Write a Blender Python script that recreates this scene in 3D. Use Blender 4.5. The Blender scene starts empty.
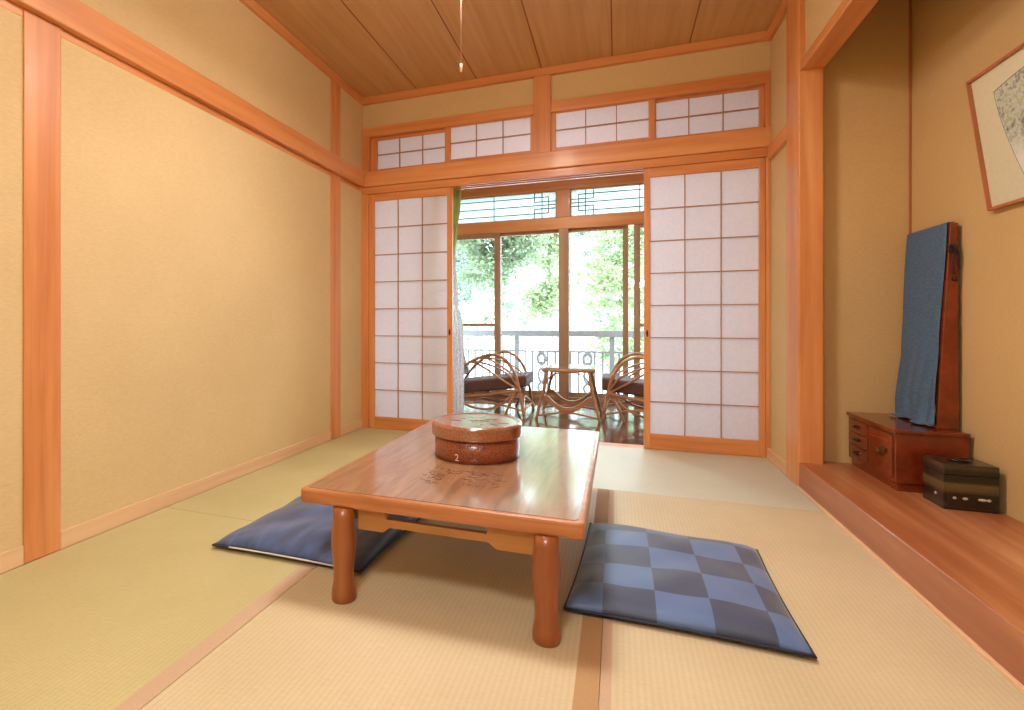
import bpy, bmesh, math, random
from mathutils import Vector, Matrix
random.seed(7)
C = bpy.context.scene.collection
PI = math.pi

# ------------------------------------------------------------------ helpers
def lin(c):
    c /= 255.0
    return c/12.92 if c <= .04045 else ((c+.055)/1.055)**2.4
def rgb(r, g, b): return (lin(r), lin(g), lin(b), 1)

def new_mat(name):
    m = bpy.data.materials.new(name); m.use_nodes = True
    nt = m.node_tree; nt.nodes.clear()
    out = nt.nodes.new('ShaderNodeOutputMaterial')
    b = nt.nodes.new('ShaderNodeBsdfPrincipled')
    nt.links.new(b.outputs[0], out.inputs[0])
    return m, nt, b, out
def N(nt, t, **k):
    n = nt.nodes.new(t)
    for a, v in k.items():
        if a in n.inputs: n.inputs[a].default_value = v
        else: setattr(n, a, v)
    return n
def coords(nt, scale=(1,1,1), rot=(0,0,0), loc=(0,0,0)):
    tc = N(nt, 'ShaderNodeTexCoord'); mp = N(nt, 'ShaderNodeMapping')
    mp.inputs['Scale'].default_value = scale; mp.inputs['Rotation'].default_value = rot; mp.inputs['Location'].default_value = loc
    nt.links.new(tc.outputs['Object'], mp.inputs[0]); return mp
def ramp(nt, stops):
    r = N(nt, 'ShaderNodeValToRGB'); e = r.color_ramp.elements
    e[0].position, e[0].color = stops[0]; e[1].position, e[1].color = stops[-1]
    for p, c in stops[1:-1]:
        x = e.new(p); x.color = c
    return r
def bump(nt, b, src, strength, dist=.002):
    n = N(nt, 'ShaderNodeBump'); n.inputs['Strength'].default_value = strength; n.inputs['Distance'].default_value = dist
    nt.links.new(src, n.inputs['Height']); nt.links.new(n.outputs[0], b.inputs['Normal'])

def wood(name, dark, mid, light, axis='Z', rough=.45, sc=1.0, coat=0.0, stretch=14):
    m, nt, b, _ = new_mat(name)
    s = [38*sc]*3; s['XYZ'.index(axis)] = 38*sc/stretch/2
    mp = coords(nt, tuple(s))
    n1 = N(nt, 'ShaderNodeTexNoise', Scale=.55, Detail=6.0, Roughness=.65, Distortion=.6); nt.links.new(mp.outputs[0], n1.inputs[0])
    s2 = [7*sc]*3; s2['XYZ'.index(axis)] = .7*sc
    mp2 = coords(nt, tuple(s2))
    n2 = N(nt, 'ShaderNodeTexNoise', Scale=1.0, Detail=3.0, Roughness=.5, Distortion=.8); nt.links.new(mp2.outputs[0], n2.inputs[0])
    mx = N(nt, 'ShaderNodeMath', operation='ADD'); h = N(nt, 'ShaderNodeMath', operation='MULTIPLY'); h.inputs[1].default_value = .5
    nt.links.new(n1.outputs[0], mx.inputs[0]); nt.links.new(n2.outputs[0], mx.inputs[1]); nt.links.new(mx.outputs[0], h.inputs[0])
    r = ramp(nt, [(.3, dark), (.5, mid), (.7, light)])
    nt.links.new(h.outputs[0], r.inputs[0]); nt.links.new(r.outputs[0], b.inputs['Base Color'])
    b.inputs['Roughness'].default_value = rough; b.inputs['Coat Weight'].default_value = coat; b.inputs['Coat Roughness'].default_value = .12
    bump(nt, b, n1.outputs[0], .12, .001)
    return m
def plain(name, col, rough=.5, metal=0, var=.08, scale=20, bumps=.05, coat=0):
    m, nt, b, _ = new_mat(name)
    mp = coords(nt)
    n = N(nt, 'ShaderNodeTexNoise', Scale=float(scale), Detail=4.0); nt.links.new(mp.outputs[0], n.inputs[0])
    lo = tuple(c*(1-var) for c in col[:3])+(1,); hi = tuple(min(1, c*(1+var)) for c in col[:3])+(1,)
    r = ramp(nt, [(.3, lo), (.7, hi)]); nt.links.new(n.outputs[0], r.inputs[0]); nt.links.new(r.outputs[0], b.inputs['Base Color'])
    b.inputs['Roughness'].default_value = rough; b.inputs['Metallic'].default_value = metal; b.inputs['Coat Weight'].default_value = coat
    if bumps: bump(nt, b, n.outputs[0], bumps, .002)
    return m

def link(name, me, m, parent=None):
    o = bpy.data.objects.new(name, me); C.objects.link(o)
    if m is not None and not me.materials: me.materials.append(m)
    if parent is not None: o.parent = parent
    return o
def finish(name, bm, m, parent=None, smooth=False, bevel=0, origin=None, angle=40):
    bmesh.ops.recalc_face_normals(bm, faces=bm.faces)
    if origin is not None: bmesh.ops.translate(bm, verts=bm.verts, vec=-Vector(origin))
    me = bpy.data.meshes.new(name); bm.to_mesh(me); bm.free()
    if smooth: 
        for p in me.polygons: p.use_smooth = True
    o = link(name, me, m, parent)
    if origin is not None: o.location = origin
    if bevel:
        md = o.modifiers.new('bevel', 'BEVEL'); md.width = bevel; md.segments = 2; md.limit_method = 'ANGLE'; md.angle_limit = math.radians(angle)
    return o
def bx(bm, x0, x1, y0, y1, z0, z1):
    v = [bm.verts.new(p) for p in ((x0,y0,z0),(x1,y0,z0),(x1,y1,z0),(x0,y1,z0),(x0,y0,z1),(x1,y0,z1),(x1,y1,z1),(x0,y1,z1))]
    for f in ((3,2,1,0),(4,5,6,7),(0,1,5,4),(1,2,6,5),(2,3,7,6),(3,0,4,7)): bm.faces.new([v[i] for i in f])
def box(name, d, m, parent=None, bevel=.002, **k):
    bm = bmesh.new()
    if isinstance(d[0], (int, float)): d = [d]
    for e in d: bx(bm, *e)
    return finish(name, bm, m, parent, bevel=bevel, **k)
def prism(bm, pts, axis, a0, a1):
    """extrude a 2D outline (list of pairs) along axis from a0 to a1"""
    def P(p, a):
        return {'X': (a, p[0], p[1]), 'Y': (p[0], a, p[1]), 'Z': (p[0], p[1], a)}[axis]
    A = [bm.verts.new(P(p, a0)) for p in pts]; B = [bm.verts.new(P(p, a1)) for p in pts]
    bm.faces.new(A); bm.faces.new(B[::-1])
    n = len(pts)
    for i in range(n): bm.faces.new((A[i], A[(i+1) % n], B[(i+1) % n], B[i]))
def lathe(bm, prof, c=(0,0,0), seg=40, tilt=None):
    rings = []
    for r, z in prof:
        if r < 1e-6: rings.append([bm.verts.new((c[0], c[1], c[2]+z))])
        else: rings.append([bm.verts.new((c[0]+r*math.cos(2*PI*i/seg), c[1]+r*math.sin(2*PI*i/seg), c[2]+z)) for i in range(seg)])
    for a, b in zip(rings, rings[1:]):
        for i in range(seg):
            j = (i+1) % seg
            if len(a) == 1 and len(b) == 1: continue
            if len(a) == 1: bm.faces.new((a[0], b[i], b[j]))
            elif len(b) == 1: bm.faces.new((a[i], a[j], b[0]))
            else: bm.faces.new((a[i], a[j], b[j], b[i]))
def smooth_pts(pts, n=6):
    pts = [Vector(p) for p in pts]; out = []
    P = [pts[0]*2-pts[1]] + pts + [pts[-1]*2-pts[-2]]
    for i in range(1, len(P)-2):
        for k in range(n):
            t = k/n; a, b, c, d = P[i-1], P[i], P[i+1], P[i+2]
            out.append(.5*((2*b)+(-a+c)*t+(2*a-5*b+4*c-d)*t*t+(-a+3*b-3*c+d)*t**3))
    out.append(pts[-1]); return out
def tube(bm, pts, r, seg=10, smooth=True, closed_caps=True, r1=None):
    pts = smooth_pts(pts) if smooth and len(pts) > 2 else [Vector(p) for p in pts]
    rings = []; prev = None
    for i, p in enumerate(pts):
        t = (pts[min(i+1, len(pts)-1)]-pts[max(i-1, 0)]).normalized()
        if prev is None:
            prev = t.orthogonal().normalized()
        nrm = (prev-t*prev.dot(t)).normalized(); prev = nrm; bn = t.cross(nrm)
        rr = r if r1 is None else r+(r1-r)*i/(len(pts)-1)
        rings.append([bm.verts.new(p+rr*(math.cos(2*PI*k/seg)*nrm+math.sin(2*PI*k/seg)*bn)) for k in range(seg)])
    for a, b in zip(rings, rings[1:]):
        for k in range(seg): bm.faces.new((a[k], a[(k+1) % seg], b[(k+1) % seg], b[k]))
    bm.faces.new(rings[0][::-1]); bm.faces.new(rings[-1])
def tubes(name, lst, r, m, parent=None, seg=10):
    bm = bmesh.new()
    for p in lst: tube(bm, p, r, seg)
    return finish(name, bm, m, parent, smooth=True)
def thing(name, label, cat, loc=(0,0,0), rz=0, group=None):
    o = bpy.data.objects.new(name, None); C.objects.link(o); o.location = loc; o.rotation_euler = (0,0,rz)
    o.empty_display_size = .05
    tag(o, label, cat, group); return o
def tag(o, label, cat, group=None):
    o['label'] = label; o['category'] = cat
    if group: o['group'] = group
    return o
def struct(o): o['kind'] = 'structure'; return o
def keep(child, parent):
    """parent without moving (parent has only location / z-rotation)"""
    child.parent = parent
    child.matrix_parent_inverse = (Matrix.Translation(parent.location) @ Matrix.Rotation(parent.rotation_euler.z, 4, 'Z')).inverted()
    return child
def copy_tree(o, parent=None):
    c = o.copy(); C.objects.link(c)
    if parent is not None: c.parent = parent
    for ch in list(o.children): copy_tree(ch, c)
    return c

# ------------------------------------------------------------------ materials
W_orange = dict(dark=rgb(190,112,56), mid=rgb(218,142,82), light=rgb(232,166,108))
wood_z = wood('cypress_upright', axis='Z', rough=.42, coat=.15, **W_orange)
wood_x = wood('cypress_cross', axis='X', rough=.42, coat=.15, **W_orange)
wood_y = wood('cypress_along', axis='Y', rough=.42, coat=.15, **W_orange)
thin_z = wood('lattice_wood', rgb(156,106,70), rgb(184,132,92), rgb(198,148,108), axis='Z', rough=.5)
base_w = wood('pale_skirting', rgb(214,170,126), rgb(228,186,142), rgb(236,198,156), axis='Y', rough=.55)
step_w = wood('alcove_board', rgb(128,64,34), rgb(172,102,60), rgb(222,164,116), axis='Y', rough=.35, sc=.4, coat=.2)
table_edge = wood('table_edge', rgb(112,60,30), rgb(172,104,58), rgb(212,144,90), axis='X', rough=.35, sc=1.2, coat=.3)
leg_w = wood('table_leg_wood', rgb(120,62,26), rgb(148,82,38), rgb(168,98,50), axis='Z', rough=.35, coat=.3)
apron_w = wood('apron_wood', rgb(134,86,42), rgb(164,110,56), rgb(182,126,68), axis='X', rough=.45)
dresser_w = wood('dresser_wood', rgb(92,34,14), rgb(122,48,20), rgb(142,60,28), axis='Y', rough=.22, coat=.4)
win_w = wood('window_wood', rgb(150,110,80), rgb(172,134,100), rgb(190,152,118), axis='Z', rough=.5)
rattan = wood('rattan', rgb(140,90,56), rgb(182,128,84), rgb(212,164,118), axis='X', rough=.3, coat=.3, sc=1.5, stretch=4)
engawa_w = wood('veranda_boards', rgb(70,36,20), rgb(104,58,34), rgb(130,78,48), axis='X', rough=.15, coat=.6)

def wallcloth(name, c0, c1):
    m, nt, b, _ = new_mat(name)
    mp = coords(nt, (1,1,1))
    n = N(nt, 'ShaderNodeTexNoise', Scale=1.6, Detail=3.0); nt.links.new(mp.outputs[0], n.inputs[0])
    mpf = coords(nt, (60,60,420)); f = N(nt, 'ShaderNodeTexNoise', Scale=1.0, Detail=2.0); nt.links.new(mpf.outputs[0], f.inputs[0])
    mx = N(nt, 'ShaderNodeMix', data_type='RGBA'); mx.inputs[0].default_value = .22
    r = ramp(nt, [(.3, c0), (.7, c1)]); nt.links.new(n.outputs[0], r.inputs[0])
    r2 = ramp(nt, [(.3, tuple(x*.75 for x in c0[:3])+(1,)), (.7, tuple(min(1,x*1.15) for x in c1[:3])+(1,))]); nt.links.new(f.outputs[0], r2.inputs[0])
    nt.links.new(r.outputs[0], mx.inputs[6]); nt.links.new(r2.outputs[0], mx.inputs[7]); nt.links.new(mx.outputs[2], b.inputs['Base Color'])
    b.inputs['Roughness'].default_value = .85; b.inputs['Specular IOR Level'].default_value = .2
    bump(nt, b, f.outputs[0], .1, .001)
    return m
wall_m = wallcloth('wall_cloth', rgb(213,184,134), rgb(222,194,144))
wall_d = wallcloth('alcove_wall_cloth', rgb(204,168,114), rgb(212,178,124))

def ceiling_mat():
    m, nt, b, _ = new_mat('ceiling_boards')
    mp = coords(nt, (30,1.2,1)); n = N(nt, 'ShaderNodeTexNoise', Scale=1.0, Detail=5.0, Distortion=.5); nt.links.new(mp.outputs[0], n.inputs[0])
    r = ramp(nt, [(.3, rgb(194,148,96)), (.7, rgb(210,166,114))]); nt.links.new(n.outputs[0], r.inputs[0])
    nt.links.new(r.outputs[0], b.inputs['Base Color']); b.inputs['Roughness'].default_value = .5
    return m
ceil_m = ceiling_mat()

def tatami_mat(name, c0, c1, along='Y'):
    m, nt, b, _ = new_mat(name)
    mp = coords(nt); n = N(nt, 'ShaderNodeTexNoise', Scale=2.2, Detail=4.0); nt.links.new(mp.outputs[0], n.inputs[0])
    fine = coords(nt, (260,30,30) if along == 'X' else (30,260,30)); f = N(nt, 'ShaderNodeTexNoise', Scale=1.0, Detail=3.0); nt.links.new(fine.outputs[0], f.inputs[0])
    wv = N(nt, 'ShaderNodeTexWave', Scale=22.0, Distortion=.3, bands_direction='X' if along == 'Y' else 'Y'); mp3 = coords(nt); nt.links.new(mp3.outputs[0], wv.inputs[0])
    r = ramp(nt, [(.3, c0), (.7, c1)]); nt.links.new(n.outputs[0], r.inputs[0])
    mul = N(nt, 'ShaderNodeMix', data_type='RGBA', blend_type='MULTIPLY'); mul.inputs[0].default_value = .3
    g = ramp(nt, [(.3, (.7,.7,.66,1)), (.7, (1,1,1,1))]); nt.links.new(f.outputs[0], g.inputs[0])
    nt.links.new(r.outputs[0], mul.inputs[6]); nt.links.new(g.outputs[0], mul.inputs[7])
    mul2 = N(nt, 'ShaderNodeMix', data_type='RGBA', blend_type='MULTIPLY'); mul2.inputs[0].default_value = .07
    nt.links.new(mul.outputs[2], mul2.inputs[6]); nt.links.new(wv.outputs[0], mul2.inputs[7])
    nt.links.new(mul2.outputs[2], b.inputs['Base Color'])
    b.inputs['Roughness'].default_value = .55; b.inputs['Specular IOR Level'].default_value = .35
    bump(nt, b, wv.outputs[1], .05, .001)
    return m
tat_warm = tatami_mat('tatami_straw', rgb(206,186,146), rgb(218,198,160))
tat_green = tatami_mat('tatami_green', rgb(192,178,126), rgb(204,190,138))
tat_far = tatami_mat('tatami_far_daylit', rgb(204,200,176), rgb(214,210,186), 'X')  # mat's own tone, with daylight partly put into the colour
tat_far.node_tree.nodes['Principled BSDF'].inputs['Roughness'].default_value = .42
heri_m = plain('tatami_edging', rgb(196,164,134), .8, var=.05, scale=200)
heri_d = plain('tatami_edging_brown', rgb(180,140,96), .8, var=.05, scale=200)

def paper_mat():
    m, nt, b, out = new_mat('shoji_paper')
    mp = coords(nt); n = N(nt, 'ShaderNodeTexNoise', Scale=60.0, Detail=5.0); nt.links.new(mp.outputs[0], n.inputs[0])
    r = ramp(nt, [(.3, rgb(238,234,240)), (.7, rgb(244,240,246))]); nt.links.new(n.outputs[0], r.inputs[0])
    d = N(nt, 'ShaderNodeBsdfDiffuse'); t = N(nt, 'ShaderNodeBsdfTranslucent'); mx = N(nt, 'ShaderNodeMixShader'); mx.inputs[0].default_value = .52
    nt.links.new(r.outputs[0], d.inputs[0]); nt.links.new(r.outputs[0], t.inputs[0])
    nt.links.new(d.outputs[0], mx.inputs[1]); nt.links.new(t.outputs[0], mx.inputs[2]); nt.links.new(mx.outputs[0], out.inputs[0])
    nt.nodes.remove(b); return m
paper = paper_mat()
def glass_mat():
    m, nt, b, out = new_mat('window_glass')
    nt.nodes.remove(b)
    t = N(nt, 'ShaderNodeBsdfTransparent'); t.inputs[0].default_value = (.97,.985,.98,1)
    g = N(nt, 'ShaderNodeBsdfGlossy'); g.inputs['Roughness'].default_value = .02
    fr = N(nt, 'ShaderNodeFresnel', IOR=1.45); mx = N(nt, 'ShaderNodeMixShader')
    nt.links.new(fr.outputs[0], mx.inputs[0]); nt.links.new(t.outputs[0], mx.inputs[1]); nt.links.new(g.outputs[0], mx.inputs[2]); nt.links.new(mx.outputs[0], out.inputs[0])
    return m
glass = glass_mat()
def frosted_mat():
    m, nt, b, out = new_mat('frosted_glass'); nt.nodes.remove(b)
    t = N(nt, 'ShaderNodeBsdfTranslucent'); t.inputs[0].default_value = (.30,.34,.335,1)
    tr = N(nt, 'ShaderNodeBsdfTransparent'); tr.inputs[0].default_value = (.9,.95,.94,1)
    mx = N(nt, 'ShaderNodeMixShader'); mx.inputs[0].default_value = .3
    nt.links.new(t.outputs[0], mx.inputs[1]); nt.links.new(tr.outputs[0], mx.inputs[2]); nt.links.new(mx.outputs[0], out.inputs[0]); return m
frosted = frosted_mat()
dark_line = plain('dark_kumiko', rgb(62,66,62), .5)
black_m = plain('black_metal', rgb(30,26,24), .4)

# ------------------------------------------------------------------ room shell
XL, XR, YF = -1.853, .84, 3.585      # faces of skirting/pillars and of the screens
ZC = 2.545
YN = -1.1                             # wall behind the camera
fl = bpy.data.objects.new('floor', None); C.objects.link(fl); struct(fl)
def mat_piece(x0, x1, y0, y1, m, heri, hm):
    """one tatami mat; heri: list of rectangles of the cloth edging"""
    t = box('tatami_mat', (x0+.0004, x1-.0004, y0+.0008, y1-.0008, -.05, 0), m, fl, bevel=.0012)
    for h in heri:
        bm = bmesh.new(); bx(bm, h[0], h[1], h[2], h[3], -.002, .0008)
        finish('cloth_edging', bm, hm, t)
    return t
HL, HM = -.931, -.036
mat_piece(XL, HL, YN, -.133, tat_green, [(HL-.050, HL-.0008, YN, -.135)], heri_m)
mat_piece(XL, HL, -.133, 1.727, tat_green, [(HL-.050, HL-.0008, -.131, 1.7255)], heri_m)
mat_piece(XL, HL, 1.727, YF, tat_green, [(HL-.050, HL-.0008, 1.7285, YF-.002)], heri_m)
mat_piece(HL, HM, .78, 2.642, tat_warm, [(HM-.052, HM-.0006, .782, 2.640)], heri_d)
mat_piece(HM, XR, .78, 2.642, tat_warm, [(HM+.0006, HM+.024, .782, 2.640)], heri_m)
mat_piece(HL, XR, 2.642, YF, tat_far, [], heri_m)
mat_piece(HL, XR, -.16, .78, tat_warm, [], heri_m)
mat_piece(HL, XR, YN, -.16, tat_warm, [], heri_m)
sub = box('subfloor', (XL-.1, XR+.6, YN-.1, YF, -.12, -.052), plain('subfloor_board', rgb(120,90,60), .8), fl, bevel=0)

struct(box('wall_left', (XL-.12, XL-.006, YN-.1, YF+.13, -.05, ZC), wall_m, bevel=0))
struct(box('wall_front', (XL-.018, 1.40, YN-.1, YN, -.05, ZC), wall_m, bevel=0))
# right wall: strip beside the screens, and the wall over the alcove beam
struct(box('wall_right', [(XR+.02, XR+.12, 3.176, YF+.13, 0, ZC), (XR+.02, XR+.09, YN, 2.98, 2.083, ZC)], wall_m, bevel=0))
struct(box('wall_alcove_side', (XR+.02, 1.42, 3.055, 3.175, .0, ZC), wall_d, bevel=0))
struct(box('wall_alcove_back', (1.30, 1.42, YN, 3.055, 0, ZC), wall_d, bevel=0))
# ceiling with boards and battens (grooves)
bm = bmesh.new()
gx = [-1.399, -.942, -.485, -.030, .424]
edges = [XL-.018]+gx+[XR+.02]
for a, b_ in zip(edges, edges[1:]): bx(bm, a+.004, b_-.004, YN, YF, ZC, ZC+.012)
bx(bm, XL-.12, 1.42, YN-.1, YF+.13, ZC+.010, ZC+.05)
bx(bm, XR+.09, 1.30, YN, 3.055, ZC-.0, ZC+.0105)
struct(finish('ceiling', bm, ceil_m))
groove = wood('groove_wood', rgb(110,60,32), rgb(130,72,40), rgb(140,80,46), axis='Y')
tn = [0]
def trim(d, m, bevel=.003, name=None):
    tn[0] += 1
    return struct(box(name or 'trim_%d' % tn[0], d, m, bevel=bevel))
trim([(g-.0045, g+.0045, YN, YF, ZC+.001, ZC+.0095) for g in gx], groove, 0)
# ceiling mouldings
trim((XL-.018, XL+.016, YN, YF-.02, 2.492, ZC), wood_y)
trim((XL-.018, XR+.02, YF-.02, YF+.03, 2.494, ZC), wood_x)
trim((XR-.004, XR+.02, YN, YF-.02, 2.475, ZC), wood_y)
# left wall timbers
trim((XL-.018, XL+.0, 1.154, 1.276, 0, 1.85), wood_z)                 # near pillar
trim((XL-.018, XL+.0, 3.113, 3.245, 0, 2.492), wood_z)                # far pillar
trim([(XL-.018, XL+.028, YN, YF-.03, 1.851, 1.968)], wood_y, .004)                     # picture rail
trim([(XL-.018, XL-.004, YN, 1.154, 1.82, 1.851), (XL-.018, XL-.004, 1.276, 3.113, 1.82, 1.851), (XL-.018, XL-.004, 3.245, YF-.03, 1.82, 1.851)], wood_y)
struct(box('baseboard_left', [(XL-.018, XL, YN, 1.154, 0, .064), (XL-.018, XL, 1.276, 3.113, 0, .064), (XL-.018, XL, 3.245, YF-.0, 0, .064)], base_w, bevel=.002))
struct(box('baseboard_right', (XR, XR+.02, 3.176, YF, 0, .06), base_w, bevel=.002))
trim((XR-.004, XR+.02, 3.176, YF-.03, 1.772, 1.85), wood_y)           # right rail
# alcove pillar, beam, thin corner post
trim((XR-.008, XR+.096, 2.98, 3.176, 0, ZC), wood_z, .006)
trim((XR-.0, XR+.1, YN, 2.98, 2.033, 2.083), wood_y, .004)
trim((1.291, 1.30, 3.046, 3.055, .125, ZC), wood('corner_post', rgb(150,84,42), rgb(176,104,58), rgb(190,118,70), axis='Z'), .003)
# alcove floor (step)
o = struct(box('floor_alcove', [(XR-.005, 1.30, YN, 3.055-.0, -.0, .125)], step_w, bevel=.004))
trim((XR-.016, XR-.005, YN, 2.98, -.0, .012), base_w, .002)

# back wall timbers of the room (frame that carries the screens)
Y0, Y1 = YF-.006, YF+.11
trim((XL-.018, XR+.02, YF-.028, Y1, 1.853, 1.968), wood_x, .004)          # big beam
trim([(XL-.018, XR+.02, Y0, YF+.004, 1.80, 1.853), (XL-.018, XR+.02, YF+.036, YF+.05, 1.80, 1.853), (XL-.018, XR+.02, YF+.084, Y1, 1.80, 1.853), (XL-.018, XR+.02, YF+.004, YF+.084, 1.83, 1.853)], wood_x, .001)
trim((XL-.018, -1.803, Y0, Y1, 0, 1.80), wood_z)                       # jambs
trim((.838, XR+.02, Y0, Y1, 0, 1.80), wood_z)
trim((-.537, -.422, YF-.012, Y1, 1.968, 2.494), wood_z)                  # centre post over the beam
trim([(XL-.018, -.537, Y0, Y1, 2.24, 2.312), (-.422, XR+.02, Y0, Y1, 2.24, 2.312)], wood_x)
trim([(XL-.018, -1.80, Y0, Y1, 1.968, 2.24), (.836, XR+.02, Y0, Y1, 1.968, 2.24)], wood_z)
struct(box('wall_back', [(XL-.018, -.537, YF+.012, YF+.09, 2.312, 2.494), (-.422, XR+.02, YF+.012, YF+.09, 2.312, 2.494)], wall_m, bevel=0))
trim([(-1.803, .838, YF+.0, YF+.11, -.05, -.002)], wood_x, .001)           # floor track

# ------------------------------------------------------------------ sliding paper screens
def screen(name, label, x0, x1, z0, z1, px0, px1, pz0, pz1, cols, rows, group, y=YF+.006, pull=None, th=.026, cat='sliding screen', bar=.0055, tilt_rows=None):
    t = thing(name, label, cat, ((x0+x1)/2, y+th/2, z0), 0, group)
    W = Vector(t.location)
    def loc(d): return (d[0]-W.x, d[1]-W.x, d[2]-W.y, d[3]-W.y, d[4]-W.z, d[5]-W.z)
    fz = box('stile', loc((x0, px0, y, y+th, z0, z1)), wood_z, t); box('stile', loc((px1, x1, y, y+th, z0, z1)), wood_z, t)
    box('rail', loc((px0, px1, y, y+th, z0, pz0)), wood_x, t); box('rail', loc((px0, px1, y, y+th, pz1, z1)), wood_x, t)
    L = []
    for i in range(1, cols):
        cx = px0+(px1-px0)*i/cols; L.append(loc((cx-bar/2, cx+bar/2, y+.004, y+.016, pz0, pz1)))
    H = []
    for j in range(1, rows):
        cz = pz0+(pz1-pz0)*j/rows; H.append(loc((px0, px1, y+.003, y+.017, cz-bar/2, cz+bar/2)))
    box('lattice', L+H, thin_z, t, bevel=0)
    box('paper', loc((px0, px1, y+.0175, y+.0183, pz0, pz1)), paper, t, bevel=0)
    if pull:
        bm = bmesh.new()
        bmesh.ops.create_cone(bm, cap_ends=True, segments=20, radius1=.012, radius2=.012, depth=.004)
        bmesh.ops.scale(bm, vec=(.55, 1.9, 1), verts=bm.verts)
        bmesh.ops.rotate(bm, matrix=Matrix.Rotation(PI/2, 3, 'X'), verts=bm.verts)
        bmesh.ops.translate(bm, verts=bm.verts, vec=(pull-W.x, y-.001-W.y, .74-W.z))
        finish('finger_pull', bm, black_m, t, smooth=False)
    return t
screen('shoji_screen', 'tall paper sliding screen in the left corner, behind the round brown box', -1.802, -1.128, .0, 1.799, -1.757, -1.168, .088, 1.745, 3, 8, 'tall paper sliding screens', pull=-1.148)
screen('shoji_screen', 'tall paper sliding screen on the right, next to the alcove pillar', .163, .837, .0, 1.799, .200, .804, .096, 1.742, 3, 8, 'tall paper sliding screens', pull=.182)
RG = 'small paper screens above the beam'
ry = YF+.006
screen('transom_screen', 'small paper screen above the beam, nearest the left wall', -1.80, -1.165, 1.968, 2.24, -1.748, -1.186, 1.997, 2.221, 3, 2, RG, y=ry+.03, cat='transom screen', bar=.006)
screen('transom_screen', 'small paper screen above the beam, just left of the centre post', -1.185, -.537, 1.968, 2.24, -1.143, -.563, 1.999, 2.236, 3, 2, RG, y=ry, cat='transom screen', bar=.006)
screen('transom_screen', 'small paper screen above the beam, just right of the centre post', -.422, .228, 1.968, 2.24, -.391, .191, 1.999, 2.236, 3, 2, RG, y=ry, cat='transom screen', bar=.006)
screen('transom_screen', 'small paper screen above the beam, nearest the alcove side', .208, .836, 1.968, 2.24, .235, .811, 1.997, 2.229, 3, 2, RG, y=ry+.03, cat='transom screen', bar=.006)

# ------------------------------------------------------------------ veranda (enclosed)
YW = 5.60
EX0, EX1 = -1.95, .95
struct(box('floor_veranda', (EX0-.1, EX1+.1, YF+.11, YW+.1, -.08, -.004), engawa_w, bevel=0))
cream = plain('veranda_plaster', rgb(226,216,198), .8, var=.03, scale=3)
struct(box('wall_veranda_left', (EX0-.1, EX0, YF+.11, YW+.1, -.05, 2.5), cream, bevel=0))
struct(box('wall_veranda_right', (EX1, EX1+.1, YF+.11, YW+.1, -.05, 2.5), cream, bevel=0))
struct(box('ceiling_veranda', (EX0-.1, EX1+.1, YF+.11, YW+.1, 2.42, 2.5), ceil_m, bevel=0))
YA, YB = YW-.0, YW+.09
trim((EX0, EX1, YA, YB, 1.805, 1.929), wood_x, .004)
trim((EX0, EX1, YA, YB, 2.222, 2.42), wood_x, .004)
trim((-.603, -.464, YA-.0, YB, 1.929, 2.222), wood_z)
trim((-.577, -.476, YA-.035, YA+.004, .0, 1.805), win_w)
trim((EX0, EX1, YA, YB, -.004, .028), win_w)
trim([(EX0, EX0+.06, YA, YB, .028, 1.805), (EX1-.06, EX1, YA, YB, .028, 1.805)], win_w)
wn = [0]
def window(x0, x1, z0, z1, fr, y, m, mid=None, top=.035, bot=.05, gl=None):
    wn[0] += 1
    w = bpy.data.objects.new('window_%d' % wn[0], None); C.objects.link(w); struct(w); w.location = ((x0+x1)/2, y, z0)
    W = w.location
    def loc(d): return (d[0]-W.x, d[1]-W.x, d[2]-W.y, d[3]-W.y, d[4]-W.z, d[5]-W.z)
    L = [(x0, x0+fr, y, y+.028, z0, z1), (x1-fr, x1, y, y+.028, z0, z1), (x0+fr, x1-fr, y, y+.028, z0, z0+bot), (x0+fr, x1-fr, y, y+.028, z1-top, z1)]
    if mid: L.append((x0+fr, x1-fr, y+.004, y+.024, mid-.016, mid+.016))
    box('window_frame', [loc(d) for d in L], m, w)
    box('pane', loc((x0+fr, x1-fr, y+.012, y+.016, z0+bot, z1-top)), gl or glass, w, bevel=0)
    return w
window(-1.89, -1.209, .028, 1.805, .066, YA+.008, win_w, mid=.79, top=.055)
window(-1.245, -.529, .028, 1.805, .036, YA+.046, win_w)
window(-.527, .110, .028, 1.805, .055, YA+.046, win_w)
window(.160, .89, .028, 1.805, .06, YA+.008, win_w, mid=.79)
def transom(x0, x1, flip):
    w = window(x0, x1, 1.929, 2.222, .012, YA+.03, win_w, top=.012, bot=.012, gl=frosted)
    W = w.location; b = .0045; L = []
    za, zb = 2.21, 1.941; H = za-zb
    def X(d): return (x1-d) if not flip else (x0+d)     # d measured from the post side
    def v(d, f0, f1):
        x = X(d); L.append((x-b-W.x, x+b-W.x, -.006, .006, za-H*f1-W.z, za-H*f0-W.z))
    def h(d0, d1, f):
        a, c = sorted((X(d0), X(d1))); L.append((a-W.x, c-W.x, -.005, .005, za-H*f-b-W.z, za-H*f+b-W.z))
    wdt = x1-x0-.012
    h(.085, wdt, .18); h(.085, wdt, .82); h(.012, wdt, .5)
    v(.085, .18, .82); v(.155, 0, 1); v(.235, 0, .36); v(.235, .64, 1)
    h(.012, .235, .36); h(.012, .235, .64)
    v(.68, 0, 1)
    box('lattice', L, dark_line, w, bevel=0)
transom(EX0+.0, -.603, False); transom(-.464, EX1, True)

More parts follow.
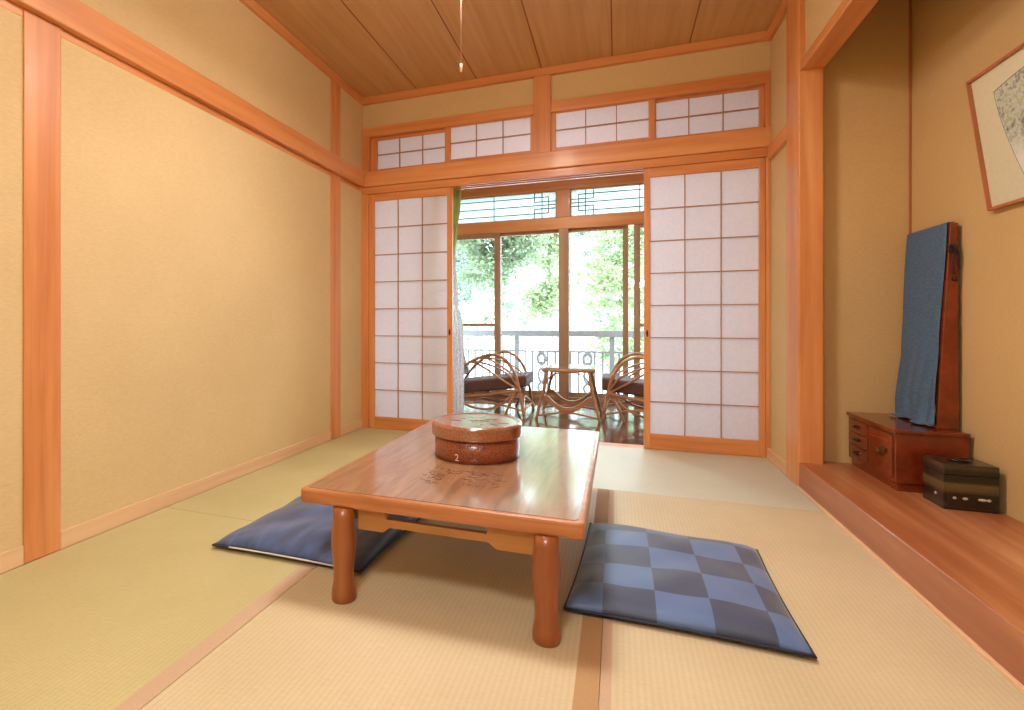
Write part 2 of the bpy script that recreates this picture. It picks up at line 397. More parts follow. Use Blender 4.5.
# curtains
green_c = plain('green_curtain_cloth', rgb(158,176,100), .85, var=.15, scale=8)
def lace_mat():
    m, nt, b, out = new_mat('lace_cloth'); nt.nodes.remove(b)
    mp = coords(nt, (1,1,1)); n = N(nt, 'ShaderNodeTexVoronoi', Scale=55.0); nt.links.new(mp.outputs[0], n.inputs[0])
    d = N(nt, 'ShaderNodeBsdfDiffuse'); d.inputs[0].default_value = rgb(232,230,232)
    t = N(nt, 'ShaderNodeBsdfTranslucent'); t.inputs[0].default_value = rgb(232,232,236)
    tr = N(nt, 'ShaderNodeBsdfTransparent')
    a = N(nt, 'ShaderNodeMixShader'); a.inputs[0].default_value = .5; nt.links.new(d.outputs[0], a.inputs[1]); nt.links.new(t.outputs[0], a.inputs[2])
    r = ramp(nt, [(.2, (.03,.03,.03,1)), (.6, (.25,.25,.25,1))]); nt.links.new(n.outputs[0], r.inputs[0])
    c = N(nt, 'ShaderNodeMixShader'); nt.links.new(r.outputs[0], c.inputs[0]); nt.links.new(a.outputs[0], c.inputs[1]); nt.links.new(tr.outputs[0], c.inputs[2])
    nt.links.new(c.outputs[0], out.inputs[0]); return m
lace = lace_mat()
def drape(name, label, m, x_left, prof, y, amp, folds, th=.002):
    """prof: list of (z, right edge x); folded cloth from x_left to the right edge"""
    bm = bmesh.new(); nu = 60; rows = []
    zs = [p[0] for p in prof]
    def xr(z):
        for (z0, a), (z1, b) in zip(prof, prof[1:]):
            if z0 >= z >= z1: 
                t = (z0-z)/(z0-z1); t = t*t*(3-2*t); return a+(b-a)*t
        return prof[-1][1]
    nz = 40
    for j in range(nz+1):
        z = zs[0]+(zs[-1]-zs[0])*j/nz; w = xr(z)
        rows.append([bm.verts.new((x_left+(w-x_left)*i/nu, y+amp*math.sin(i/nu*folds*2*PI+.4*math.sin(z*3)), z)) for i in range(nu+1)])
    for a, b in zip(rows, rows[1:]):
        for i in range(nu): bm.faces.new((a[i], a[i+1], b[i+1], b[i]))
    t = thing(name, label, 'curtain', (x_left, y, zs[-1]))
    o = finish('cloth', bm, m, None, smooth=True); md = o.modifiers.new('s', 'SOLIDIFY'); md.thickness = th
    keep(o, t)
    return t
g = drape('green_curtain', 'green curtain gathered behind the left paper screen', green_c, -1.30, [(1.85,-1.105), (1.7,-1.115), (1.5,-1.14), (1.3,-1.165), (1.05,-1.20), (.95,-1.21), (.6,-1.20), (.05,-1.20)], 3.76, .010, 4)
tb = bmesh.new(); tube(tb, [(-1.315,3.72,1.02), (-1.25,3.742,1.0), (-1.195,3.76,.985), (-1.25,3.778,1.0), (-1.315,3.765,1.02)], .005)
keep(finish('tie_back', tb, green_c, None, smooth=True), g)
l = drape('lace_curtain', 'white lace curtain bunched between the left paper screen and the wicker chair', lace, -1.27, [(1.85,-1.165), (1.3,-1.165), (1.0,-1.145), (.75,-1.105), (.4,-1.10), (.02,-1.10)], 3.80, .009, 6, .0008)
rod = bmesh.new(); tube(rod, [(-1.84, 3.78, 1.862), (.86, 3.78, 1.862)], .009, smooth=False)
[bx(rod, q, q+.012, YF+.11, 3.79, 1.852, 1.872) for q in (-1.82, -.5, .83)]
tag(finish('curtain_rod', rod, black_m), 'dark curtain rod behind the wooden beam', 'curtain rod')

# ------------------------------------------------------------------ balcony and outside
grey_m = plain('balcony_paint', rgb(92,90,90), .5, var=.04)
struct(box('floor_balcony', (-5.5, 4.5, YB, 7.15, -.32, -.2), plain('balcony_concrete', rgb(190,186,180), .8), bevel=0))
rl = thing('balcony_railing', 'grey balcony railing with round flower panels beyond the window', 'railing', (0, 6.9, -.2))
def rbox(n, d, m=grey_m, par=rl):
    o = box(n, d, m, None, bevel=.003); keep(o, par); return o
rbox('handrail', (-5.3, 4.3, 6.86, 6.94, .635, .715)); rbox('rail', (-5.3, 4.3, 6.885, 6.915, .43, .455)); rbox('rail', (-5.3, 4.3, 6.885, 6.915, -.13, -.105))
x = -1.29-1.2*3
while x < 4.2:
    rbox('post', (x, x+.06, 6.88, 6.92, -.2, .635)); x += 1.2
orn = []
white_flower = plain('white_flower_paint', rgb(200,200,200), .5)
for cx in (-.935, -.355): orn.append(cx)
for k in range(60):
    bxx = -3.6+.098*k
    if any(abs(bxx-c) < .075 for c in orn): continue
    if any(abs(bxx-(-1.26+1.2*j)) < .045 for j in range(-3, 5)): continue
    rbox('baluster', (bxx-.012, bxx+.012, 6.888, 6.912, -.105, .43))
for cx in orn:
    bm = bmesh.new()
    def ring(z, rx, rz, w):
        tube(bm, [(cx+rx*math.cos(a*PI/8), 6.9, z+rz*math.sin(a*PI/8)) for a in range(17)], w, 6)
    ring(.345, .05, .075, .02); ring(.13, .04, .085, .018); ring(-.03, .045, .055, .018)
    prism(bm, [(cx+.05*math.cos(a*PI/10), .345+.075*math.sin(a*PI/10)) for a in range(20)], 'Y', 6.895, 6.905)
    for sx in (-1, 1): tube(bm, [(cx, 6.9, .27), (cx+sx*.03, 6.9, .2), (cx+sx*.05, 6.9, .13), (cx+sx*.02, 6.9, .05), (cx, 6.9, .02)], .008, 6)
    o = finish('flower_panel', bm, grey_m, None, smooth=False); keep(o, rl)
    bm = bmesh.new()
    for a in range(5):
        an = PI/2+a*2*PI/5; c = (cx+.024*math.cos(an), 6.892, .345+.032*math.sin(an))
        q = bmesh.ops.create_uvsphere(bm, u_segments=10, v_segments=6, radius=.02); bmesh.ops.scale(bm, vec=(1,.4,1), verts=q['verts']); bmesh.ops.translate(bm, verts=q['verts'], vec=c)
    f_ = finish('flower', bm, white_flower, None, smooth=True); f_.parent = o

ground_m = plain('pale_ground', rgb(200,200,196), .9, var=.05, scale=.3)
bm = bmesh.new(); bx(bm, -60, 60, YB, 120, -3.75, -3.6); struct(finish('ground', bm, ground_m))
# trees of many small leaves
def leaf_mat(name, c0, c1):
    m, nt, b, out = new_mat(name); nt.nodes.remove(b)
    g_ = N(nt, 'ShaderNodeNewGeometry'); r = ramp(nt, [(0, c0), (1, c1)]); nt.links.new(g_.outputs['Random Per Island'], r.inputs[0])
    d = N(nt, 'ShaderNodeBsdfDiffuse'); t = N(nt, 'ShaderNodeBsdfTranslucent'); mx = N(nt, 'ShaderNodeMixShader'); mx.inputs[0].default_value = .5
    nt.links.new(r.outputs[0], d.inputs[0]); nt.links.new(r.outputs[0], t.inputs[0]); nt.links.new(d.outputs[0], mx.inputs[1]); nt.links.new(t.outputs[0], mx.inputs[2]); nt.links.new(mx.outputs[0], out.inputs[0])
    return m
bark = wood('pale_bark', rgb(120,112,104), rgb(150,142,134), rgb(170,164,158), axis='Z', rough=.9)
def tree(name, label, base, blobs, n, size, m, trunk_r=.12, limbs=True, group=None):
    t = thing(name, label, 'tree', base)
    bm = bmesh.new(); rnd = random.Random(hash(name+label) % 1000 if False else len(label)*7)
    tot = sum(b[3]*b[4]*b[5] for b in blobs)
    for (cx, cy, cz, rx, ry, rz) in blobs:
        k = int(n*rx*ry*rz/tot)
        # clumps inside each blob
        cl = []
        for _ in range(max(6, k//60)):
            while True:
                u = Vector((rnd.uniform(-1,1), rnd.uniform(-1,1), rnd.uniform(-1,1)))
                if u.length < 1: break
            cl.append(Vector((cx+u.x*rx, cy+u.y*ry, cz+u.z*rz)))
        for _ in range(k):
            c = rnd.choice(cl); p = c+Vector((rnd.gauss(0, .13), rnd.gauss(0, .13), rnd.gauss(0, .07)))
            a = Vector((rnd.uniform(-1,1), rnd.uniform(-1,1), rnd.uniform(-.6,.6))).normalized(); b_ = a.cross(Vector((rnd.uniform(-1,1), rnd.uniform(-1,1), rnd.uniform(-1,1)))).normalized()
            s = size*rnd.uniform(.7, 1.3)
            v = [bm.verts.new(q) for q in (p-a*s, p+b_*s*.45, p+a*s, p-b_*s*.45)]
            bm.faces.new(v)
    me = bpy.data.meshes.new('foliage'); bm.to_mesh(me); bm.free()
    o = link('foliage', me, m); keep(o, t)
    bm = bmesh.new(); B = Vector(base); top = Vector(blobs[0][:3])
    tube(bm, [B, B.lerp(top, .35)+Vector((.12,0,0)), B.lerp(top, .7)+Vector((-.08,0,0)), top], trunk_r, 10, r1=trunk_r*.3)
    for bl in blobs[1:]:
        st = B.lerp(top, .6 if bl[2] > 1 else .8); tube(bm, [st, st.lerp(Vector(bl[:3]), .5)+Vector((0,0,.1)), Vector(bl[:3])], trunk_r*.35, 8, r1=trunk_r*.12)
    keep(finish('trunk', bm, bark, None, smooth=True), t)
    return t
lf_dark = leaf_mat('leaf_deep', rgb(104,120,92), rgb(146,160,128))  # leaf tones here are lifted to paint in the overexposure bloom
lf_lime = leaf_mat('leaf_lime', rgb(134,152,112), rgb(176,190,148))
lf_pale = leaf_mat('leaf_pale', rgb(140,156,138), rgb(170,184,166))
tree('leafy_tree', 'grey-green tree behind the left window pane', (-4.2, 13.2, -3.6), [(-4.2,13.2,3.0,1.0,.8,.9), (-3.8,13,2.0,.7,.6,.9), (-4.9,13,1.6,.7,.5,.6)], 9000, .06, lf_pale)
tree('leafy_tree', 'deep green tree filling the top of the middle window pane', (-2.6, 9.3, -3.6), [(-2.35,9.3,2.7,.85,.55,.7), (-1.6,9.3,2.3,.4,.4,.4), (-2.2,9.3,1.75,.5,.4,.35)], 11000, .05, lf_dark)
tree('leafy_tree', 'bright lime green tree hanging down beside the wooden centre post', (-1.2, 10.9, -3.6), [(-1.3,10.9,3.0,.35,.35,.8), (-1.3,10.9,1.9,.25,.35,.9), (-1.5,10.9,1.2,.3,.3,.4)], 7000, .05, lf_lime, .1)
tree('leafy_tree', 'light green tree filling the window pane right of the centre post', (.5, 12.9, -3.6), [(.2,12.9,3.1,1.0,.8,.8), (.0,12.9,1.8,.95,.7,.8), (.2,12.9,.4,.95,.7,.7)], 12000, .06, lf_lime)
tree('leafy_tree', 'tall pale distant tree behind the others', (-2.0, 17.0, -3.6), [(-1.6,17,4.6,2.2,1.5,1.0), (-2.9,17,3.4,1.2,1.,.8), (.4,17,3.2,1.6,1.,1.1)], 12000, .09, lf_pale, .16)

lf_hazed = leaf_mat('leaf_painted_haze', rgb(178,194,170), rgb(214,224,206))  # near-white leaves, overexposed haze put into the colour
tree('leafy_tree', 'pale hazy tree low behind the balcony rail, seen through the left panes', (-3.6, 19.5, -3.6), [(-4.4,19.5,2.2,1.6,.9,1.3), (-3.0,19.5,1.2,1.2,.8,.8), (-5.4,19.5,.6,1.2,.8,.9)], 9000, .10, lf_hazed, .14)
tree('leafy_tree', 'pale hazy tree low behind the balcony rail, seen through the right pane', (-.2, 20.5, -3.6), [(-.6,20.5,2.0,1.5,.9,1.5), (.6,20.5,.8,1.2,.8,1.0)], 8000, .10, lf_hazed, .14)
# ------------------------------------------------------------------ wicker chairs and table
cush_brown = plain('brown_cushion_cloth', rgb(96,62,52), .7, var=.15, scale=60)
def hoop(side, pts): return [(x, side, z) for x, z in pts]
def make_chair():
    """local frame: seat faces +X, origin on the floor under the middle of the seat"""
    t = thing('rattan_chair', 'rattan armchair with a brown cushion, left of the small rattan table', 'chair', (-1.12, 4.72, 0), 0, 'rattan armchairs on the veranda')
    hw = .26
    for s in (-hw, hw):
        tubes('arm_hoop', [hoop(s, [(.37,0), (.345,.12), (.325,.23), (.29,.36), (.21,.48), (.10,.53), (-.03,.50), (-.16,.43), (-.28,.30), (-.36,.14), (-.40,0)])], .014, rattan, t)
        tubes('arm_hoop', [hoop(s+(.0), [(.325,.24), (.24,.35), (.12,.42), (0,.455), (-.10,.46), (-.20,.40)])], .009, rattan, t)
        tubes('diagonal_brace', [hoop(s*.985, [(-.17,.43), (-.09,.46), (.02,.41), (.16,.32), (.31,.235)])], .010, rattan, t)
        tubes('diagonal_brace', [hoop(s*.985, [(.30,.24), (.20,.12), (.06,.05), (-.10,.06), (-.24,.12)])], .010, rattan, t)
        tubes('leg', [hoop(s, [(.31,.24), (.25,.12), (.20,0)])], .012, rattan, t)
        tubes('seat_rail', [[(.33,s,.225), (0,s,.17), (-.34,s,.13)]], .014, rattan, t)
        tubes('stretcher', [[(.36,s,.05), (.1,s,.10), (-.2,s,.09), (-.39,s,.05)]], .009, rattan, t)
    for x, z in ((.325,.225), (.36,.05), (-.34,.13), (-.39,.05), (.0,.17)):
        tubes('cross_rail', [[(x,-hw,z), (x,hw,z)]], .011, rattan, t)
    tubes('cross_brace', [[(.36,-hw,.05), (.33,0,.14), (.36,hw,.05)]], .008, rattan, t)
    # back
    L = []
    for k in range(7):
        y = -hw+.02+k*(2*hw-.04)/6; L.append([(-.33,y,.15), (-.40,y,.40), (-.47,y,.66-.02*abs(k-3))])
    tubes('back_spindles', L, .007, rattan, t)
    tubes('back_hoop', [[(-.34,-hw,.13), (-.40,-hw-.005,.38), (-.47,-hw+.02,.62), (-.49,-hw*.5,.69), (-.49,0,.70), (-.49,hw*.5,.69), (-.47,hw-.02,.62), (-.40,hw+.005,.38), (-.34,hw,.13)]], .014, rattan, t)
    # cushion
    bm = bmesh.new()
    bx(bm, -.30, .375, -.235, .235, 0, .105)
    bmesh.ops.subdivide_edges(bm, edges=bm.edges, cuts=5, use_grid_fill=True)
    for v in bm.verts:
        v.co.z += .012*math.cos((v.co.x-.03)*4)*math.cos(v.co.y*6)*(1 if v.co.z > .05 else 0)
        v.co.z += .198+.115*(v.co.x)/.375*.45 - .0
    finish('seat_cushion', bm, cush_brown, t, smooth=True, bevel=.02)
    bm = bmesh.new()
    bx(bm, -.06, .06, -.225, .225, 0, .38)
    bmesh.ops.rotate(bm, matrix=Matrix.Rotation(-.26, 3, 'Y'), verts=bm.verts); bmesh.ops.translate(bm, verts=bm.verts, vec=(-.305,0,.30))
    finish('back_cushion', bm, cush_brown, t, smooth=True, bevel=.03)
    return t
ch = make_chair()
ch2 = copy_tree(ch); ch2.location = (.255, 4.76, 0); ch2.rotation_euler = (0,0,PI)
ch2['label'] = 'rattan armchair with a brown cushion, right of the small rattan table'

rt = thing('rattan_table', 'small rattan table with a glossy flat top between the two wicker chairs', 'table', (-.385, 4.62, 0))
top_w = plain('rattan_table_top', rgb(150,120,104), .08, var=.1, scale=12, coat=.6)
box('table_top', (-.20, .205, -.22, .22, .415, .432), top_w, rt, bevel=.006)
tubes('top_rim', [[(-.20,-.222,.412), (.205,-.222,.412)], [(-.20,.222,.412), (.205,.222,.412)], [(-.202,-.22,.412), (-.202,.22,.412)], [(.207,-.22,.412), (.207,.22,.412)]], .012, rattan, rt)
for sx in (-1, 1):
    for sy in (-1, 1):
        tubes('leg', [[(sx*.17,sy*.20,.405), (sx*.195,sy*.21,.25), (sx*.225,sy*.225,.12), (sx*.255,sy*.23,.0)]], .013, rattan, rt)
for sy in (-1, 1):
    bm = bmesh.new(); pts = smooth_pts([(-.21,.165), (-.16,.15), (-.08,.085), (0,.062), (.08,.085), (.16,.15), (.21,.165)])
    up = [(p[0], p[1]) for p in [(q.x, q.y) for q in [Vector((a.x, a.y, 0)) for a in [Vector((c[0], c[1], 0)) for c in pts]]]] if False else [(p[0], p[1]) for p in pts] if False else None
    pl = [(v.x, v.y) for v in pts]
    prism(bm, pl+[(a, b+.045) for a, b in pl[::-1]], 'Y', sy*.205-.012, sy*.205+.012)
    finish('curved_stretcher', bm, rattan, rt, smooth=False, bevel=.004)
    tubes('cross_stretcher', [[(-.25,sy*.225,.03), (-.1,sy*.21,.055), (0,sy*.205,.062), (.1,sy*.21,.055), (.25,sy*.225,.03)]], .009, rattan, rt)
    tubes('corner_brace', [[(-.19,sy*.21,.27), (-.13,sy*.21,.37), (0,sy*.215,.40), (.13,sy*.21,.37), (.19,sy*.21,.27)]], .006, rattan, rt)

# ------------------------------------------------------------------ low table
TX0, TX1, TY0, TY1, TZ = -.892, -.074, 1.316, 2.484, .31
T = thing('low_table', 'low wooden table with a dark glossy top, standing on the tatami', 'table', ((TX0+TX1)/2, (TY0+TY1)/2, 0))
bm = bmesh.new(); r = .014; pts = []
for cx, cy, a0 in ((TX1-r, TY0+r, -90), (TX1-r, TY1-r, 0), (TX0+r, TY1-r, 90), (TX0+r, TY0+r, 180)):
    for k in range(7):
        a = math.radians(a0+90*k/6); pts.append((cx+r*math.cos(a), cy+r*math.sin(a)))
prism(bm, pts, 'Z', .268, TZ)
o = finish('table_rim', bm, table_edge, None, bevel=.007); keep(o, T)
def top_mat():
    m, nt, b, _ = new_mat('table_top_veneer')
    mp = coords(nt, (26, 3, 1)); n = N(nt, 'ShaderNodeTexNoise', Scale=1.0, Detail=6.0, Roughness=.6, Distortion=1.2); nt.links.new(mp.outputs[0], n.inputs[0])
    mp2 = coords(nt, (1,1,1)); n2 = N(nt, 'ShaderNodeTexNoise', Scale=3.0, Detail=3.0); nt.links.new(mp2.outputs[0], n2.inputs[0])
    r1 = ramp(nt, [(.3, rgb(128,88,62)), (.5, rgb(160,116,84)), (.7, rgb(180,136,102))]); nt.links.new(n.outputs[0], r1.inputs[0])
    r2 = ramp(nt, [(.35, (.8,.78,.76,1)), (.65, (1,1,1,1))]); nt.links.new(n2.outputs[0], r2.inputs[0])
    mul = N(nt, 'ShaderNodeMix', data_type='RGBA', blend_type='MULTIPLY'); mul.inputs[0].default_value = 1
    nt.links.new(r1.outputs[0], mul.inputs[6]); nt.links.new(r2.outputs[0], mul.inputs[7])
    nt.links.new(mul.outputs[2], b.inputs['Base Color'])
    b.inputs['Roughness'].default_value = .3; b.inputs['Coat Weight'].default_value = 1.0; b.inputs['Coat Roughness'].default_value = .11; b.inputs['Coat IOR'].default_value = 1.75
    # worn scratches near the middle of the front
    v = N(nt, 'ShaderNodeTexNoise', Scale=90.0, Detail=2.0); mp3 = coords(nt, (1,.35,1)); nt.links.new(mp3.outputs[0], v.inputs[0])
    bump(nt, b, v.outputs[0], .015, .001)
    return m
topm = top_mat()
bm = bmesh.new(); e = .016; r = .016; pts = []
for cx, cy, a0 in ((TX1-e-r, TY0+e+r, -90), (TX1-e-r, TY1-e-r, 0), (TX0+e+r, TY1-e-r, 90), (TX0+e+r, TY0+e+r, 180)):
    for k in range(5):
        a = math.radians(a0+90*k/4); pts.append((cx+r*math.cos(a), cy+r*math.sin(a)))
prism(bm, pts, 'Z', TZ-.001, TZ+.0012)
keep(finish('top_panel', bm, topm, None), T)
# carved bark-like inlay marks in the top
bm = bmesh.new(); rnd = random.Random(3)
for k in range(90):
    x0 = -.60+.26*rnd.random(); y0 = 1.50+.16*rnd.random(); L_ = rnd.uniform(.006, .03); an = rnd.choice([0, 0, PI/2, PI/3, -.5]); w = rnd.uniform(.0008, .0016)
    dx, dy = math.cos(an)*L_, math.sin(an)*L_; nx, ny = -math.sin(an)*w, math.cos(an)*w
    prism(bm, [(x0-nx, y0-ny), (x0+dx-nx*.3, y0+dy-ny*.3), (x0+dx+nx*.3, y0+dy+ny*.3), (x0+nx, y0+ny)], 'Z', TZ+.001, TZ+.0016)
keep(finish('inlay_marks', bm, plain('inlay_dark', rgb(84,48,32), .4, coat=.5), None), T)
legprof = [(0,0), (.032,0), (.0345,.004), (.0350,.020), (.0335,.034), (.0300,.052), (.0290,.066), (.0300,.095), (.0335,.135), (.0362,.168), (.0352,.20), (.0315,.235), (.0305,.268), (0,.268)]
for lx in (-.748, -.168):
    for ly in (1.338, 2.455):
        bm = bmesh.new(); lathe(bm, legprof, (lx, ly if ly > 2 else 1.328, 0), 32); keep(finish('leg', bm, leg_w, None, smooth=True), T)
def apron(y, nm='apron'):
    bm = bmesh.new()
    prism(bm, [(-.706,.268), (-.706,.206), (-.628,.206), (-.618,.212), (-.608,.222), (-.318,.222), (-.308,.212), (-.298,.206), (-.193,.206), (-.193,.268), (-.32,.268), (-.325,.244), (-.616,.244), (-.62,.268)], 'Y', y, y+.018)
    keep(finish(nm, bm, apron_w, None, bevel=.0015), T)
apron(1.336); apron(2.446)
for x_ in (-.746, -.171): keep(box('apron', (x_, x_+.018, 1.38, 2.42, .215, .268), apron_w, None), T)

# ------------------------------------------------------------------ round box on the table
BC = (-.497, 1.893); B = thing('round_lacquer_box', 'round reddish brown lidded box numbered 2, standing on the low table', 'box', (BC[0], BC[1], TZ+.0012))
def lacquer(name, pattern):
    m, nt, b, _ = new_mat(name)
    mp = coords(nt, (1,1,1)); v = N(nt, 'ShaderNodeTexVoronoi', Scale=190.0); nt.links.new(mp.outputs[0], v.inputs[0])
    r = ramp(nt, [(.1, rgb(166,88,56)), (.45, rgb(146,72,44)), (.8, rgb(112,52,32))]); nt.links.new(v.outputs[0], r.inputs[0])
    nt.links.new(r.outputs[0], b.inputs['Base Color']); b.inputs['Roughness'].default_value = .28; b.inputs['Coat Weight'].default_value = .6; b.inputs['Coat Roughness'].default_value = .15
    bump(nt, b, v.outputs[0], pattern, .002); b.inputs['Coat Normal']
    return m
lac = lacquer('carved_lacquer', .5); lac_top = lacquer('carved_lacquer_lid', .04)
lac_top.node_tree.nodes['Principled BSDF'].inputs['Coat Weight'].default_value = 1; lac_top.node_tree.nodes['Principled BSDF'].inputs['Coat IOR'].default_value = 2.5
R = .158
bm = bmesh.new(); lathe(bm, [(0,0), (R-.004,0), (R,.004), (R,.079), (0,.079)], (0,0,0), 96); finish('bowl', bm, lac, B, smooth=True, angle=30, bevel=0)
bm = bmesh.new(); lathe(bm, [(0,.079), (R+.006,.079), (R+.0095,.079), (R+.011,.081), (R+.011,.084), (R+.011,.117), (R+.0105,.120), (R+.007,.1255), (R+.002,.1272), (R-.003,.1262), (R-.007,.1242), (R-.009,.124), (R-.02,.124), (R*.5,.124), (0,.124)], (0,0,0), 96)
lid = finish('lid', bm, lac_top, B, smooth=True)
# carved flower on the lid
flo = plain('lid_carving', rgb(74,60,62), .3, coat=.6)
def petal(cx, cy, an, L_, w, z=.1246):
    bm = bmesh.new()
    pts = []
    for k in range(14):
        a = 2*PI*k/14; u = L_*.5*(1+math.cos(a)); v = w*math.sin(a)*(.6+.4*math.cos(a*.5)); pts.append((cx+u*math.cos(an)-v*math.sin(an), cy+u*math.sin(an)+v*math.cos(an)))
    prism(bm, pts, 'Z', .1235, z); finish('carved_petal', bm, flo, lid)
for k in range(6): petal(.008+.006*math.cos(k*PI/3), .006*math.sin(k*PI/3), k*PI/3, .032, .008)
for k in range(5): petal(.045+.004*math.cos(k*1.257+.5), .045+.004*math.sin(k*1.257+.5), k*1.257+.5, .022, .006)
for x_, y_, a_ in ((-.05,.02,2.4), (-.06,-.01,3.4), (.06,-.04,-.6), (.085,-.02,.1), (.0,.07,1.4), (-.03,.055,2.), (.03,-.05,-1.4)): petal(x_, y_, a_, .04, .008)
def text_mesh(s, size):
    cu = bpy.data.curves.new('txt', 'FONT'); cu.body = s; cu.size = size; cu.extrude = 0; cu.align_x = 'CENTER'
    o = bpy.data.objects.new('txt', cu); C.objects.link(o); bpy.context.view_layer.update()
    me = bpy.data.meshes.new_from_object(o.evaluated_get(bpy.context.evaluated_depsgraph_get())); bpy.data.objects.remove(o)
    return me
me = text_mesh('2', .034)
for v in me.vertices:
    an = -PI/2-math.atan2(BC[0], BC[1])*0 + (v.co.x/R) + math.radians(-11.5); rr = R+.0012
    z = v.co.y+.008
    v.co = (rr*math.cos(an), rr*math.sin(an), z)
for p in me.polygons: p.flip() if False else None
num = link('painted_number', me, plain('white_paint', rgb(236,226,206), .6), B.children[0]); num['label'] = 'white painted number 2'
md = num.modifiers.new('s', 'SOLIDIFY'); md.thickness = .0008; md.offset = 1

# ------------------------------------------------------------------ floor cushions
def checker_cloth():
    m, nt, b, _ = new_mat('checked_cushion_cloth')
    mp = coords(nt, (1/.136, 1/.140, 0), loc=(.4926, .486, .5)); ck = N(nt, 'ShaderNodeTexChecker', Scale=1.0); nt.links.new(mp.outputs[0], ck.inputs[0])
    ck.inputs[2].default_value = rgb(94,122,170); ck.inputs[1].default_value = rgb(66,78,106)
    mf = coords(nt, (400,400,400)); n = N(nt, 'ShaderNodeTexNoise', Scale=1.0, Detail=2.0); nt.links.new(mf.outputs[0], n.inputs[0])
    mul = N(nt, 'ShaderNodeMix', data_type='RGBA', blend_type='MULTIPLY'); mul.inputs[0].default_value = .35
    nt.links.new(ck.outputs[0], mul.inputs[6]); nt.links.new(n.outputs[0], mul.inputs[7]); nt.links.new(mul.outputs[2], b.inputs['Base Color'])
    b.inputs['Roughness'].default_value = .5; b.inputs['Sheen Weight'].default_value = .3; bump(nt, b, n.outputs[0], .1, .001)
    return m
def indigo_cloth():
    m, nt, b, _ = new_mat('indigo_cushion_cloth')
    mp = coords(nt, (9, 2.5, 3), rot=(0,0,.5)); n = N(nt, 'ShaderNodeTexNoise', Scale=1.0, Detail=3.0, Distortion=1.0); nt.links.new(mp.outputs[0], n.inputs[0])
    r = ramp(nt, [(.35, rgb(48,64,98)), (.55, rgb(70,92,136)), (.72, rgb(96,122,166))]); nt.links.new(n.outputs[0], r.inputs[0])
    nt.links.new(r.outputs[0], b.inputs['Base Color']); b.inputs['Roughness'].default_value = .45; b.inputs['Sheen Weight'].default_value = .3
    return m
def cushion(name, label, cor, h, m, seed, group, piping=None, wr=.004):
    """cor: four floor corners in order near-left, near-right, far-right, far-left"""
    cen = Vector((sum(c[0] for c in cor)/4, sum(c[1] for c in cor)/4, 0))
    t = thing(name, label, 'floor cushion', cen, 0, group)
    n = 56; bm = bmesh.new(); rnd = random.Random(seed); ph = [rnd.uniform(0, 6) for _ in range(8)]
    def P(u, v):
        # concave sides, pointed corners
        k = .018
        uu = u-(1-2*u)*k*math.sin(PI*v)*0 ; vv = v
        a = Vector(cor[0]).lerp(Vector(cor[1]), u); b_ = Vector(cor[3]).lerp(Vector(cor[2]), u); p = a.lerp(b_, v)
        d = (p-Vector((cen.x, cen.y)))
        edge = max(abs(2*u-1), abs(2*v-1)); s = 1-.028*(1-min(abs(2*u-1), abs(2*v-1))**2)*edge**2
        return Vector((d.x*s, d.y*s))
    top = []; bot = []
    for j in range(n+1):
        rt_, rb = [], []
        for i in range(n+1):
            u, v = i/n, j/n; p = P(u, v); a = 1-abs(2*u-1)**5; c = 1-abs(2*v-1)**5
            f = max(0, a*c)**.5
            w = wr*(math.sin(9*u+4*v+ph[0])+.7*math.sin(15*v-7*u+ph[1])+.6*math.sin(22*u+ph[2])*math.sin(19*v+ph[3]))*f
            # tension folds from the corners
            for (cu, cv) in ((0,0),(1,0),(1,1),(0,1)):
                dd = math.hypot(u-cu, v-cv); w += .0035*math.sin(math.atan2(abs(v-cv), abs(u-cu))*11+ph[4])*math.exp(-dd*6)*f
            zt = .014+(h-.014)*f+w; zb = .014-.0135*f
            rt_.append(bm.verts.new((p.x, p.y, max(zt, zb+.001)))); rb.append(bm.verts.new((p.x, p.y, zb)) if 0 < i < n and 0 < j < n else rt_[-1])
        top.append(rt_); bot.append(rb)
    for i in range(n+1):
        for j in (0, n): top[j][i].co.z = .014
        top[i][0].co.z = .014; top[i][n].co.z = .014
    for j in range(n):
        for i in range(n):
            bm.faces.new((top[j][i], top[j][i+1], top[j+1][i+1], top[j+1][i]))
            q = (bot[j][i], bot[j+1][i], bot[j+1][i+1], bot[j][i+1])
            try: bm.faces.new(q)
            except ValueError: pass
    finish('cushion_cover', bm, m, t, smooth=True)
    for nm, mm, rr, off, lo, hi in piping or []:
        bm = bmesh.new(); pts = []
        for k in range(25):
            u = lo+(hi-lo)*k/24; p = P(u, 0); pts.append((p.x, p.y-off[0], .014+off[1]))
        tube(bm, pts, rr, 6, smooth=False); finish(nm, bm, mm, t, smooth=True)
    bm = bmesh.new()
    ring = [P(u/12, 0) for u in range(12)]+[P(1, u/12) for u in range(12)]+[P(1-u/12, 1) for u in range(12)]+[P(0, 1-u/12) for u in range(13)]
    tube(bm, [(p.x, p.y, .014) for p in ring], .0035, 6, smooth=False); finish('seam', bm, plain('cushion_seam', rgb(30,36,52), .6), t, smooth=True)
    return t
GC = 'floor cushions at the low table'
cushion('floor_cushion', 'blue and navy checked floor cushion right of the low table', [(-.137,1.468), (.441,1.455), (.458,2.075), (-.10,2.125)], .058, checker_cloth(), 4, GC, wr=.003)
cushion('floor_cushion', 'plain indigo floor cushion half under the left side of the low table', [(-1.352,1.463), (-.765,1.463), (-.742,2.05), (-1.335,2.05)], .062, indigo_cloth(), 9, GC,
        piping=[('piping', plain('white_piping', rgb(214,206,200), .6), .0028, (.004, .004), .12, .86)], wr=.004)

